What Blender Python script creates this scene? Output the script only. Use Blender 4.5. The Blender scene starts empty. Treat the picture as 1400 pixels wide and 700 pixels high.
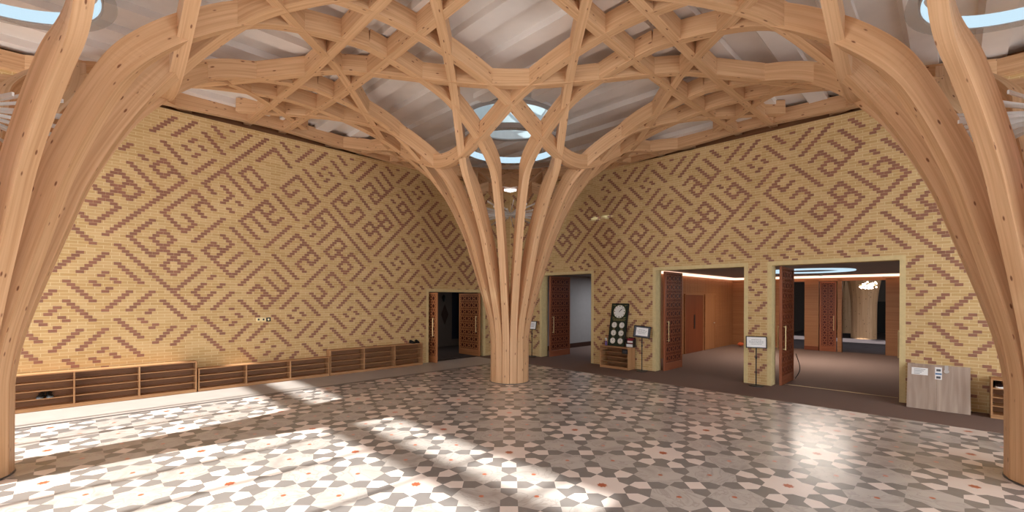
import bpy, bmesh, math, random
from mathutils import Vector, Matrix
random.seed(7)
PI = math.pi
H = 1.909                      # eye height, the unit most sizes were measured in
S2 = math.sqrt(2)
A = 3*S2*H                     # column spacing
YC = 5.38*H                    # camera to centre column
WD = 1.96*H                    # column axis to wall face
C = bpy.context.scene.collection
sc = bpy.context.scene

# ------------------------------------------------------------------ frames
CORNER = Vector((0, WD*S2, 0))
G1 = Vector((1, -1, 0))/S2     # along the right wall, away from the corner
G2 = Vector((-1, -1, 0))/S2    # along the left wall, away from the corner
def PR(s, w, z=0):             # right wall frame: s along, w behind the wall face (negative = into the room)
    return CORNER + G1*s - G2*w + Vector((0, 0, z))
def PL(s, w, z=0):             # left wall frame
    return CORNER + G2*s - G1*w + Vector((0, 0, z))
def frame(F):
    o = F(0, 0, 0); x = F(1, 0, 0)-o; y = F(0, 1, 0)-o
    return Matrix(((x.x, y.x, 0, o.x), (x.y, y.y, 0, o.y), (0, 0, 1, 0), (0, 0, 0, 1)))

# ------------------------------------------------------------------ materials
def srgb(r, g, b):
    f = lambda c: c/12.92 if c <= .04045 else ((c+.055)/1.055)**2.4
    return (f(r/255), f(g/255), f(b/255), 1)
def newmat(name, rough=.6, spec=.3, metal=0):
    m = bpy.data.materials.new(name); m.use_nodes = True
    nt = m.node_tree; b = nt.nodes['Principled BSDF']
    b.inputs['Roughness'].default_value = rough
    b.inputs['Specular IOR Level'].default_value = spec
    b.inputs['Metallic'].default_value = metal
    return m, nt, b
def N(nt, t, **k):
    n = nt.nodes.new(t)
    for a, v in k.items():
        if a in n.inputs.keys() if hasattr(n.inputs, 'keys') else False: n.inputs[a].default_value = v
        else: setattr(n, a, v)
    return n
def plain(name, col, rough=.6, spec=.3, metal=0, var=.06, scale=6, bump=0):
    m, nt, b = newmat(name, rough, spec, metal)
    tc = N(nt, 'ShaderNodeTexCoord'); no = N(nt, 'ShaderNodeTexNoise')
    no.inputs['Scale'].default_value = scale; no.inputs['Detail'].default_value = 5
    nt.links.new(tc.outputs['Object'], no.inputs['Vector'])
    r = N(nt, 'ShaderNodeValToRGB')
    c = col
    r.color_ramp.elements[0].position = .3; r.color_ramp.elements[1].position = .7
    r.color_ramp.elements[0].color = (c[0]*(1-var), c[1]*(1-var), c[2]*(1-var), 1)
    r.color_ramp.elements[1].color = (min(1, c[0]*(1+var)), min(1, c[1]*(1+var)), min(1, c[2]*(1+var)), 1)
    nt.links.new(no.outputs['Fac'], r.inputs['Fac']); nt.links.new(r.outputs['Color'], b.inputs['Base Color'])
    if bump:
        bp = N(nt, 'ShaderNodeBump'); bp.inputs['Strength'].default_value = bump; bp.inputs['Distance'].default_value = .01
        nt.links.new(no.outputs['Fac'], bp.inputs['Height']); nt.links.new(bp.outputs['Normal'], b.inputs['Normal'])
    return m
def emit(name, col, strength):
    m, nt, b = newmat(name)
    b.inputs['Base Color'].default_value = (0.02, .02, .02, 1)
    b.inputs['Emission Color'].default_value = col; b.inputs['Emission Strength'].default_value = strength
    return m
def wood(name, c1, c2, knots=True, coord='UV', sx=1.2, sy=28, knot=None, rough=.5):
    """long grain running along U, knots as small dark spots"""
    m, nt, b = newmat(name, rough, .3)
    tc = N(nt, 'ShaderNodeTexCoord')
    mp = N(nt, 'ShaderNodeMapping'); mp.inputs['Scale'].default_value = (sx, sy, sy)
    nt.links.new(tc.outputs[coord], mp.inputs['Vector'])
    no = N(nt, 'ShaderNodeTexNoise'); no.inputs['Scale'].default_value = 1; no.inputs['Detail'].default_value = 4; no.inputs['Distortion'].default_value = .6
    nt.links.new(mp.outputs['Vector'], no.inputs['Vector'])
    r = N(nt, 'ShaderNodeValToRGB'); r.color_ramp.elements[0].position = .3; r.color_ramp.elements[1].position = .7
    r.color_ramp.elements[0].color = c1; r.color_ramp.elements[1].color = c2
    nt.links.new(no.outputs['Fac'], r.inputs['Fac'])
    # board tone: broad lamella variation
    mp2 = N(nt, 'ShaderNodeMapping'); mp2.inputs['Scale'].default_value = (.35, 9, 9)
    nt.links.new(tc.outputs[coord], mp2.inputs['Vector'])
    n2 = N(nt, 'ShaderNodeTexNoise'); n2.inputs['Scale'].default_value = 1; n2.inputs['Detail'].default_value = 1
    nt.links.new(mp2.outputs['Vector'], n2.inputs['Vector'])
    mx = N(nt, 'ShaderNodeMixRGB'); mx.blend_type = 'MULTIPLY'; mx.inputs['Fac'].default_value = .35
    r2 = N(nt, 'ShaderNodeValToRGB'); r2.color_ramp.elements[0].position = .35; r2.color_ramp.elements[1].position = .65
    r2.color_ramp.elements[0].color = (.78, .74, .7, 1); r2.color_ramp.elements[1].color = (1, 1, 1, 1)
    nt.links.new(n2.outputs['Fac'], r2.inputs['Fac'])
    nt.links.new(r.outputs['Color'], mx.inputs['Color1']); nt.links.new(r2.outputs['Color'], mx.inputs['Color2'])
    out = mx.outputs['Color']
    if knots:
        mp3 = N(nt, 'ShaderNodeMapping'); mp3.inputs['Scale'].default_value = (4.0, 11.0, 11.0)
        nt.links.new(tc.outputs[coord], mp3.inputs['Vector'])
        vo = N(nt, 'ShaderNodeTexVoronoi'); vo.inputs['Scale'].default_value = 1
        nt.links.new(mp3.outputs['Vector'], vo.inputs['Vector'])
        kr = N(nt, 'ShaderNodeValToRGB'); kr.color_ramp.elements[0].position = .08; kr.color_ramp.elements[1].position = .14
        kr.color_ramp.elements[0].color = (1, 1, 1, 1); kr.color_ramp.elements[1].color = (0, 0, 0, 1)
        nt.links.new(vo.outputs['Distance'], kr.inputs['Fac'])
        m3 = N(nt, 'ShaderNodeMixRGB'); m3.inputs['Color2'].default_value = knot or (.22, .09, .04, 1)
        nt.links.new(kr.outputs['Color'], m3.inputs['Fac']); nt.links.new(out, m3.inputs['Color1'])
        out = m3.outputs['Color']
    nt.links.new(out, b.inputs['Base Color'])
    return m
PINE = wood('pine glulam', srgb(202, 157, 114), srgb(224, 183, 142), True, sx=.8, sy=34)
OAK = wood('oak board', srgb(168, 122, 82), srgb(196, 152, 108), False, sx=1.5, sy=40)
OAKP = wood('warm oak panelling', srgb(146, 98, 64), srgb(166, 116, 78), False, sx=.5, sy=30)
GREYOAK = wood('grey oak laminate', srgb(158, 138, 124), srgb(186, 168, 152), False, sx=1.0, sy=14)
REDWOOD = wood('red brown veneer', srgb(104, 52, 30), srgb(128, 68, 40), False, sx=.5, sy=30)
LATW = wood('door lattice wood', srgb(138, 76, 50), srgb(160, 96, 64), False, sx=1, sy=30)
LATO = wood('lit door lattice wood', srgb(186, 124, 80), srgb(206, 144, 98), False, sx=1, sy=30)  # LATW's wood with the light on the left leaves put into its colour
LATR = plain('door lattice backing', srgb(82, 30, 20), .5)
CARPET = plain('brown carpet', srgb(122, 103, 95), .95, .05, var=.10, scale=90, bump=.3)
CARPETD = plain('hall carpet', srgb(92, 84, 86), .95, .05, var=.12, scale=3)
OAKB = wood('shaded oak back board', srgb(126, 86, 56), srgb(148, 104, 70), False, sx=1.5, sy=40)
STONE = plain('pale stone paving', srgb(180, 174, 168), .35, .4, var=.06, scale=3)
SLATE = plain('dark trim stone', srgb(84, 80, 78), .4)
T_WHITE = plain('cream marble', srgb(228, 216, 208), .24, .5, var=.03, scale=2.5)
T_DARK = plain('dark grey marble', srgb(131, 127, 124), .24, .5, var=.06, scale=5)
T_ORANGE = plain('terracotta inlay', srgb(178, 100, 70), .3, .5)
def marble():
    m, nt, b = newmat('veined light grey marble', .24, .5)
    tc = N(nt, 'ShaderNodeTexCoord')
    n1 = N(nt, 'ShaderNodeTexNoise'); n1.inputs['Scale'].default_value = 2.2; n1.inputs['Detail'].default_value = 8; n1.inputs['Distortion'].default_value = 1.8
    nt.links.new(tc.outputs['Object'], n1.inputs['Vector'])
    r = N(nt, 'ShaderNodeValToRGB')
    e = r.color_ramp.elements; e[0].position = .30; e[0].color = srgb(164, 158, 152); e[1].position = .75; e[1].color = srgb(194, 188, 182)
    k = r.color_ramp.elements.new(.48); k.color = srgb(188, 182, 176)
    k = r.color_ramp.elements.new(.50); k.color = srgb(168, 162, 156)
    k = r.color_ramp.elements.new(.53); k.color = srgb(188, 182, 176)
    nt.links.new(n1.outputs['Fac'], r.inputs['Fac']); nt.links.new(r.outputs['Color'], b.inputs['Base Color'])
    return m
T_GREY = marble()
CEILW = plain('white limewashed roof panel', srgb(228, 221, 215), .8, .1, var=.07, scale=1.5)
WHITE = plain('white paint', srgb(225, 224, 222), .5, .3, var=.02)
GREYW = plain('grey plaster', srgb(150, 148, 146), .8, .1, var=.03)
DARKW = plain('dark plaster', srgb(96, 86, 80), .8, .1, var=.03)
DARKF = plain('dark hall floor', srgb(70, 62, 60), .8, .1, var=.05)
BLACK = plain('black metal', srgb(26, 26, 28), .4, .4, var=.05)
BLACKM = plain('black rubber', srgb(20, 22, 24), .6, .3)
BRASS = plain('brass', srgb(214, 190, 140), .3, .5, .6)
GREEN = plain('dark green clock board', srgb(22, 42, 34), .35, .4, var=.1)
GOLD = plain('gold lettering', srgb(150, 140, 90), .4, .4)
FACE = plain('white clock face', srgb(232, 232, 226), .5, .3, var=.01)
PAPER = plain('white paper', srgb(235, 234, 232), .7, .2, var=.01)
INK = plain('grey print', srgb(90, 92, 98), .7, .2)
BLUEINK = plain('blue print', srgb(96, 130, 170), .7, .2)
ORANGEC = plain('orange cloth', srgb(200, 96, 60), .8, .1)
REDC = plain('maroon print', srgb(140, 50, 60), .7, .1)
STEEL = plain('brushed steel', srgb(205, 203, 200), .3, .5, .3, var=.02)
PURPLE = plain('purple plastic', srgb(120, 96, 150), .5, .3)
SKYG = emit('bright sky through glazing', srgb(178, 208, 226), 1.15)
GLOW = emit('daylight in drum', srgb(222, 236, 244), 1.1)
LED = emit('warm cove light', (1.0, .60, .42, 1), 1.0)
LEDW = emit('white ring light', (.50, .68, .80, 1), .52)
CRYS = emit('lit chandelier crystal', (1.0, .86, .72, 1), 2.6)
def brick():
    m, nt, b = newmat('yellow brick', .8, .15)
    uv = N(nt, 'ShaderNodeUVMap'); uv.uv_map = 'UVMap'
    br = N(nt, 'ShaderNodeTexBrick'); br.offset = .5
    br.inputs['Color1'].default_value = srgb(214, 182, 132); br.inputs['Color2'].default_value = srgb(200, 165, 112)
    br.inputs['Mortar'].default_value = srgb(226, 206, 160)
    br.inputs['Scale'].default_value = 1; br.inputs['Mortar Size'].default_value = .0042
    br.inputs['Mortar Smooth'].default_value = .1; br.inputs['Bias'].default_value = 0
    br.inputs['Brick Width'].default_value = BW*2; br.inputs['Row Height'].default_value = BH
    nt.links.new(uv.outputs['UV'], br.inputs['Vector'])
    no = N(nt, 'ShaderNodeTexNoise'); no.inputs['Scale'].default_value = 1.3; no.inputs['Detail'].default_value = 3
    nt.links.new(uv.outputs['UV'], no.inputs['Vector'])
    mx = N(nt, 'ShaderNodeMixRGB'); mx.blend_type = 'MULTIPLY'; mx.inputs['Fac'].default_value = .35
    nt.links.new(br.outputs['Color'], mx.inputs['Color1']); nt.links.new(no.outputs['Color'], mx.inputs['Color2'])
    mx2 = N(nt, 'ShaderNodeMixRGB'); mx2.blend_type = 'MIX'; mx2.inputs['Fac'].default_value = .0
    hs = N(nt, 'ShaderNodeBump'); hs.inputs['Strength'].default_value = .25; hs.inputs['Distance'].default_value = .004
    iv = N(nt, 'ShaderNodeMath'); iv.operation = 'SUBTRACT'; iv.inputs[0].default_value = 1
    nt.links.new(br.outputs['Fac'], iv.inputs[1]); nt.links.new(iv.outputs[0], hs.inputs['Height'])
    nt.links.new(hs.outputs['Normal'], b.inputs['Normal'])
    nv = N(nt, 'ShaderNodeHueSaturation'); nv.inputs['Saturation'].default_value = 0
    nt.links.new(no.outputs['Color'], nv.inputs['Color'])
    rr = N(nt, 'ShaderNodeValToRGB'); rr.color_ramp.elements[0].color = (.78, .76, .72, 1); rr.color_ramp.elements[1].color = (1, 1, 1, 1)
    rr.color_ramp.elements[0].position = .3; rr.color_ramp.elements[1].position = .6
    nt.links.new(no.outputs['Fac'], rr.inputs['Fac']); nt.links.new(rr.outputs['Color'], mx.inputs['Color2'])
    nt.links.new(mx.outputs['Color'], b.inputs['Base Color'])
    return m
BW = .05868*H; BH = .03038*H
BRICK = brick()
RBRICK = plain('brown glazed header brick', srgb(152, 106, 84), .6, .3, var=.12, scale=4)

# ------------------------------------------------------------------ mesh helpers
def link(name, bm, mats, parent=None, mw=None, smooth=False):
    me = bpy.data.meshes.new(name); bm.normal_update(); bm.to_mesh(me); bm.free()
    for m in (mats if isinstance(mats, (list, tuple)) else [mats]): me.materials.append(m)
    if smooth:
        for p in me.polygons: p.use_smooth = True
    o = bpy.data.objects.new(name, me); C.objects.link(o)
    if parent: o.parent = parent
    if mw is not None: o.matrix_world = mw
    return o
def tag(o, label, cat, group=None):
    o['label'] = label; o['category'] = cat
    if group: o['group'] = group
    return o
def empty(name, label, cat, loc=(0, 0, 0), group=None, mat=None):
    o = bpy.data.objects.new(name, None); C.objects.link(o)
    if mat is not None: o.matrix_world = mat
    else: o.location = loc
    o.empty_display_size = .1
    return tag(o, label, cat, group)
def struct(o): o['kind'] = 'structure'; return o
def bm_new():
    bm = bmesh.new(); bm.loops.layers.uv.new('UVMap'); return bm
def box(bm, x0, x1, y0, y1, z0, z1, mi=0, grain='x'):
    """axis aligned box in local coordinates; UV's U runs along the grain axis, in metres"""
    uvl = bm.loops.layers.uv.verify()
    v = [bm.verts.new((x, y, z)) for x in (x0, x1) for y in (y0, y1) for z in (z0, z1)]
    fs = [(0, 1, 3, 2), (4, 6, 7, 5), (0, 4, 5, 1), (2, 3, 7, 6), (0, 2, 6, 4), (1, 5, 7, 3)]
    ax = {'x': 0, 'y': 1, 'z': 2}[grain]
    of = random.random()*20
    for f in fs:
        fc = bm.faces.new([v[i] for i in f]); fc.material_index = mi
        fc.normal_update(); n = fc.normal
        na = max(range(3), key=lambda i: abs(n[i]))
        rest = [i for i in range(3) if i != na]
        if ax in rest: u = ax; w = [i for i in rest if i != ax][0]
        else: u, w = rest
        for l in fc.loops: l[uvl].uv = (l.vert.co[u]+of, l.vert.co[w]+of*.37)
    return v
def bevel(bm, w=.003):
    bmesh.ops.bevel(bm, geom=[e for e in bm.edges], offset=w, segments=1, affect='EDGES', profile=.5)
def cyl(bm, p0, p1, r0, r1=None, n=12, mi=0, caps=True):
    r1 = r0 if r1 is None else r1
    p0 = Vector(p0); p1 = Vector(p1); d = (p1-p0).normalized()
    a = d.orthogonal().normalized(); b = d.cross(a)
    R = []
    for p, r in ((p0, r0), (p1, r1)):
        R.append([bm.verts.new(p+a*math.cos(2*PI*i/n)*r+b*math.sin(2*PI*i/n)*r) for i in range(n)])
    for i in range(n):
        f = bm.faces.new((R[0][i], R[0][(i+1) % n], R[1][(i+1) % n], R[1][i])); f.material_index = mi
    if caps:
        bm.faces.new(R[0][::-1]).material_index = mi; bm.faces.new(R[1]).material_index = mi
def poly(bm, pts, mi=0):
    vs = [bm.verts.new(p) for p in pts]; f = bm.faces.new(vs); f.material_index = mi
    uvl = bm.loops.layers.uv.verify()
    for l in f.loops: l[uvl].uv = (l.vert.co.x, l.vert.co.y)
    return f
def tube(bm, pts, r, n=8, mi=0):
    for a, b in zip(pts[:-1], pts[1:]): cyl(bm, a, b, r, n=n, mi=mi)

# ------------------------------------------------------------------ timber vault
PROF = [(.227, -1), (.227, -.8), (.228, -.6), (.233, -.45), (.266, -.249), (.32, -.044), (.372, .133), (.474, .46), (.54, .666), (.639, .897),
        (.734, 1.086), (.82, 1.232), (.94, 1.394), (1.1, 1.565), (1.327, 1.748), (1.5, 1.84), (1.75, 1.91), (2.0, 1.955),
        (2.125, 1.97), (2.5, 2.0), (3.0, 2.03), (3.6, 2.04)]
def catmull(P, n=8):
    out = []
    for i in range(len(P)-1):
        p0 = P[max(i-1, 0)]; p1 = P[i]; p2 = P[i+1]; p3 = P[min(i+2, len(P)-1)]
        for k in range(n):
            t = k/n
            out.append(tuple(.5*((2*p1[j])+(-p0[j]+p2[j])*t+(2*p0[j]-5*p1[j]+4*p2[j]-p3[j])*t*t+(-p0[j]+3*p1[j]-3*p2[j]+p3[j])*t**3) for j in (0, 1)))
    out.append(P[-1]); return out
PD = catmull(PROF)
def zr(r):
    for (r0, z0), (r1, z1) in zip(PD[:-1], PD[1:]):
        if r0 <= r <= r1 and r1 > r0: return z0+(z1-z0)*(r-r0)/(r1-r0)
    return PD[-1][1]
TREES = [G1*(i*A)+G2*(j*A) for i in range(-1, 3) for j in range(-1, 3)]
RIBD = .508
def zsurf(p):
    r = min((Vector((p.x, p.y, 0))-t).length for t in TREES)
    return H+zr(max(r/H, .6))*H
R0 = RIBD/math.sin(math.radians(33.75))
def sweep(bm, P, Hd, wid, dep, uoff):
    """rectangular section: bottom face centred on P, depth rises inwards/upwards"""
    uvl = bm.loops.layers.uv.verify()
    n = len(P); rings = []; L = 0; us = []
    for i in range(n):
        T = (P[min(i+1, n-1)]-P[max(i-1, 0)]).normalized()
        h = Hd[i].normalized(); b = Vector((-h.y, h.x, 0))
        D = T.cross(b); ref = Vector((0, 0, T.dot(h)))-h*T.z
        if D.dot(ref) < 0: D = -D
        D.normalize()
        w = wid[i]/2; d = dep[i]
        if i: L += (P[i]-P[i-1]).length
        us.append(L+uoff)
        rings.append([bm.verts.new(P[i]+b*x+D*y) for x, y in ((-w, 0), (w, 0), (w, d), (-w, d))])
    vo = random.random()*9
    for i in range(n-1):
        for k in range(4):
            q = (k+1) % 4
            f = bm.faces.new((rings[i][k], rings[i][q], rings[i+1][q], rings[i+1][k]))
            va, vb = vo+k*1.7, vo+k*1.7+(.16 if k % 2 == 0 else .28)
            for l, (u, v) in zip(f.loops, ((us[i], va), (us[i], vb), (us[i+1], vb), (us[i+1], va))): l[uvl].uv = (u, v)
    bm.faces.new(rings[0][::-1]); bm.faces.new(rings[-1])
    bmesh.ops.recalc_face_normals(bm, faces=bm.faces)
RW = .142; RDP = .28
def inside(p, m=2.125*H):
    g1 = p.dot(G1); g2 = p.dot(G2)
    return -m <= g1 <= A+m+.01 and -m <= g2 <= A+m+.01
def tree_rib(T, th, sg, zoff):
    """path of one rib of the column at T; th = plan direction, sg = side"""
    e = Vector((math.cos(th), math.sin(th), 0)); n = Vector((-math.sin(th), math.cos(th), 0))
    az = th+sg*math.radians(33.75); ra = Vector((math.cos(az), math.sin(az), 0))
    plan = []; z = []
    for r, zz in PD:
        if r >= R0: break
        plan.append(ra*r*H); z.append(zz*H+H)
    t0 = R0*math.cos(math.radians(33.75))
    diag = abs(math.sin(2*th)) < .1
    tend = 3.0 if diag else 2.125
    t = t0
    k0 = len(plan)
    while t <= tend+1e-6:
        p = (e*t+n*sg*RIBD)*H
        if not inside(T+p): break
        plan.append(p); z.append(None); t += .0625 if t+.0625 < tend or t >= tend-1e-6 else tend-t
    # soften the turn in plan
    Q = [p.copy() for p in plan]
    for it in range(36):
        Q2 = [q.copy() for q in Q]
        for i in range(max(k0-16, 1), min(k0+7, len(Q)-1)):
            Q2[i] = (Q[i-1]+Q[i]*2+Q[i+1])/4
        Q = Q2
    P = []; Hd = []
    for i, q in enumerate(Q):
        zz = z[i] if q.length/H < .45 else H+zr(q.length/H)*H
        P.append(Vector((q.x, q.y, zz+zoff)))
    for i in range(len(P)):
        d = Q[min(i+1, len(Q)-1)]-Q[max(i-1, 0)]
        Hd.append(ra if d.length < .02 or i < k0-16 else d)
    return P, Hd
def make_tree(T, label, rot_dirs=range(8)):
    root = empty('timber_tree_column', label, 'column', (T.x, T.y, 0), 'branching timber tree columns')
    for k in rot_dirs:
        for sg in (-1, 1):
            P, Hd = tree_rib(T, -PI/2+k*PI/4, sg, .004*(k % 2)+.002*(sg > 0))
            wid = []; dep = []
            for p in P:
                f = min(1, max(0, (p.z-.5)/2.0))
                wid.append(.160*(1-f)+RW*f); dep.append(.24*(1-f)+RDP*f)
            bm = bm_new(); sweep(bm, P, Hd, wid, dep, random.random()*30)
            link('rib', bm, PINE, root)
    bm = bm_new(); cyl(bm, (0, 0, 0), (0, 0, .012), .236*H, n=32); link('base_plate', bm, SLATE, root)
    return root
make_tree(Vector((0, 0, 0)), 'freestanding timber tree column of curved pale ribs at the centre of the hall')
make_tree(G2*A, 'timber tree column of curved ribs rising at the left edge of the photo')
make_tree(G1*A, 'timber tree column of curved ribs rising at the right edge of the photo')
make_tree(G1*A+G2*A, 'timber tree column behind the viewer whose ribs arch overhead at the top of the photo')

lat = empty('timber_lattice_vault', 'interlaced pale timber beams forming the star lattice vault between the tree columns', 'vault', (0, -3*H, 0))
def lattice_line(p0, d, name, zoff):
    """straight line in plan p0 + t d clipped to the canopy and split where it passes a bay edge"""
    run = []
    t = -14*H; st = .09*H
    pts = []
    while t < 14*H:
        p = p0+d*t
        if inside(p): pts.append(p)
        t += st
    if len(pts) < 4: return
    P = [Vector((p.x, p.y, zsurf(p)+zoff)) for p in pts]
    for _ in range(2):
        P = [P[0]]+[Vector((P[i].x, P[i].y, (P[i-1].z+2*P[i].z+P[i+1].z)/4)) for i in range(1, len(P)-1)]+[P[-1]]
    P = [p-Vector((0, -3*H, 0)) for p in P]
    bm = bm_new(); sweep(bm, P, [d]*len(P), [RW]*len(P), [RDP]*len(P), random.random()*30)
    link(name, bm, PINE, lat)
E1 = .2205; E2 = .455
for i in range(-1, 3):
    for o, zo in ((-E1, .003), (E1, .005), (-E2, .001), (E2, .007), ):
        c = (i+o)*A
        if -2.1*H <= c <= A+2.1*H:
            lattice_line(G1*c+G2*(A/2), G2, 'lattice_beam', zo)
            lattice_line(G2*c+G1*(A/2), G1, 'lattice_beam', zo+.0005)
for k in range(-5, 6, 2):
    lattice_line(Vector((1.5*H*k, -3*H, 0)), Vector((0, 1, 0)), 'lattice_beam', .0085)
for k in range(-7, 4, 2):
    lattice_line(Vector((0, 1.5*H*k, 0)), Vector((1, 0, 0)), 'lattice_beam', .0095)

# ------------------------------------------------------------------ walls
WT = 2.95*H                    # top of the brick
# square script brick pattern: for every course a bit field of the brown headers
PAT_R = "492492492400492492492492492000092490 2422422422000422422422422422000022420 1221221221000221221221221221000021220 1249249249000249249249249248000049248 908908908800108908908908908000108908 910910910800110910910910910000110910 492492492400092492492492492000092490 422024422000024422024422022000022024 224024224000024224024224024000024024 1249249049000249249249049248200049248 1801229801000229801229801200200001228 2804432804000432804432804404400004430 492492492400492492492492492480092490 2110916110800916110916110990900110914 110880d10880080d10880d10894880010880c 1249249249001249249249249249240049248 1224345224000345224345224324340024344 2424506424000506424506424524500024504 492492492400492492492492492490092490 8b0d208b0000d208b0d208b0110d200b0d20 868b20868000b20868b20868108b20068b20 1249249249001249249249249249248049248 30884c30880084c30884c30884884c10884c 510894510800894510894510890894110894 492492492402492492492492492492092490 4225344240025344225344244a2534022534 22132c22400132c22132c22426132c02132c 1249249249009249249249249249249049248 194892d94900492d94892d94910c92d94892c 2990936992004936990936992114936990934 492492492402492492492492492492492490 2822086822804886822086822c14886822084 182404582180c845824045821a0c845824044 1249249249009249249249249249249249248 20122420480d224201224204a6d224201224 404424404816424404424404cb6424404424 492492492412492492492492492492492490 2890892892810892890892892890892890890 1848849849808849848849849848849848848 1249249249009249249249249249249049248 224224225029224224224225129224024224 424424426032424424424426132424024424 492492492412492492492492492492092490 880880880004880880880880484880080880 900900900004900900900900044900100900 1249249249049249249249249249248049248 48048048828048048048048b28048048048 110010010030110110010010530110110010 82090092412092082090092492490082090 2002000002022002002000002522420002000 1001000001021001001000001321220001000 1009000009049001009000009249240009000 808800008848800808800008948900008800 810800010890800810800010990900010800 412400012492400412400012492480012400 22000022022000022000022022000022000 24000024024000024000024024000024000 49200049249200049200049249200049200 1200001201200001200001201200001200 4400004404400004400004404400004400 92480012492480092480012492480092480 90880010890880090880010890880090880 48840008848840048840008848840048840 249240009249240249240009249240049240 224220004224220224220004224220024220 424420004424420424420004424420024420 492490002492490492490002492490092490 880880000880880880880000880880080880 900900000900900900900000900900100900 1249248001249249249248001249248049248 48048000048048048048000048048048048 110110000110110110110000110110110110 492490002492490492490002492490092490 422420002422420422420002422420022420 221220001221220221220001221220021220 249240009249240249240009249240049240 108900008908900108900008908900108900 110900010910900110900010910900110900 92480012492480092480012492480092480 22000022022000022000022022000022000 24000024024000024000024024000024000 49200049249200049200049249200049200 1200001201200001200001201200001200 4400004404400004400004404400004400 92480012492480092480012492480092480 90880010890880090880010890880090880 48840008848840048840008848840048840 249240009249240249240009249240049240 224220004224220224220004224220024220 424420004424420424420004424420024420 492490002492490492490002492490092490 880880000880880880880000880880080880 900900000900900900900000900900100900"
PAT_L = "124920004924924924924800024924924924 44840004844844844844800044844844840 42440002442442442442400042442442440 492480012492492492492400092492492490 219200011211211219211200011211219210 229200021221221229221200021221229220 124920024924924924924900024924924924 44840044048844044844000048844044840 42440048048448042448000048448042448 482480092492492482492400092492482490 200002453002400202400053002400200 200008865008800208800065008800208 100920124924924900924920024924900924 30190012122c22130192122002c221301920 28148009101a21128149101001a211281490 482480092492492482492480092492482490 424c024868a4484424c868008a4484424c8 44940248a0c848844948a0000c848844948 124920924924924924924920024924924924 145200a41a41161145221a40041161145220 c32006416410d10c32116400410d10c3210 492482492492492492492490092492492490 210483291098611610491098098611610490 220905321128a21a20921128128a21a20920 124924924924924924924924024924924924 4c104844a6884c84c10ca6806884c84c108 4a28244265844a44a28a65805844a44a288 492492492492492492492492092492492490 8b00949125b29308b01925a05b29308b018 10d10992126d32510d12926c06d32510d128 124924924924924924924924024924924924 2980424410d06502980890c10d065029808 1940224808b05341940848b08b053419408 492492492492492492492492092492492490 42459402448488042442448048488042440 44869808848909044844848048909044840 124924924924924924924924824924924924 321229121125264321225125125264321220 291219091093252291213093093252291210 492492492492492492492492092492492490 24848a448448448648488648448448648488 24890c848848868a48908a48848868a48908 124924924924924924924924824924924924 101161101101369901160a41101369901160 810d12012012d94810d06410012d94810d0 492492492492492492492492092492492490 2102500900904c16102536900904c1610250 220260220220941a20265b20020941a20260 124924924924924924924924824924924924 244944844844944244945844844944244940 2424c24424424c22424c34424424c22424c0 492492492492492492492492492492492490 91291211211219091289491211219091288 121321221221229121309921221229121308 124924924924924924924924924924924924 48804144044048848824244044048848820 48400048048048448402248048048448400 492490092492492492492492492492492490 53050002402442053049402402442053048 65000008800844065009808800844065008 124920024924924924924924924924924924 12c10002112112512c12912112112512c128 9a08001109109309a09909109109309a098 492480012492492492492492492492492490 4a44000844844a44a44a44844844a44a448 4c84000884884c84c84c848a4884c84c848 124920004924924924924924924924924924 101000001101101101001101101101101000 201200001201201201201001201201201200 492480012492492492492092492492492490 90080010090090090090090090090090090 220200020220220220220220220220220220 124920024924924924924924924924924924 44840004844844844844844844844844840 42440002442442442442442442442442440 492480012492492492492492492492492490 211200011211211211211211211211211210 221200021221221221221221221221221220 124920024924924924920824924924924920 44040000044044044040044044044044040 40040008048040040040048048040040040 492480012492492492480092492492492480 400000402402400400002402402400400 8800000800800808800000800800808800 124800000804804924800004004804924800 121000000000001121000000000001121000 91000000000001091000000000001091000 90000000000000090000000000000090000 0 0 0 0 0"
def unpack(txt, k0):
    out = []
    for r, h in enumerate(txt.split()):
        v = int(h, 16); b = 0
        while v:
            if v & 1:
                k = k0+2*b
                if (k+r) % 2 == 0: k += 1
                out.append((k, r))
            v >>= 1; b += 1
    return out
DARK_R = [((K*.02934+4.218)*H, WT-(R+2.5)*BH) for K, R in unpack(PAT_R, -150)]
DARK_L = [((-.5-K/3)*.08802*H, WT-(R+2.5)*BH) for K, R in unpack(PAT_L, -290)]
def rects_minus(s0, s1, z0, z1, holes):
    xs = sorted({s0, s1, *[v for h in holes for v in h[:2]]})
    out = []
    for a, b in zip(xs[:-1], xs[1:]):
        hz = [h for h in holes if h[0] <= a+1e-6 and h[1] >= b-1e-6]
        out.append((a, b, hz[0][2] if hz else z0, z1))
    return out
def holef(holes, s, z):
    return any(h[0]-.02 < s < h[1]+.02 and z < h[2]+.02 for h in holes)
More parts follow.
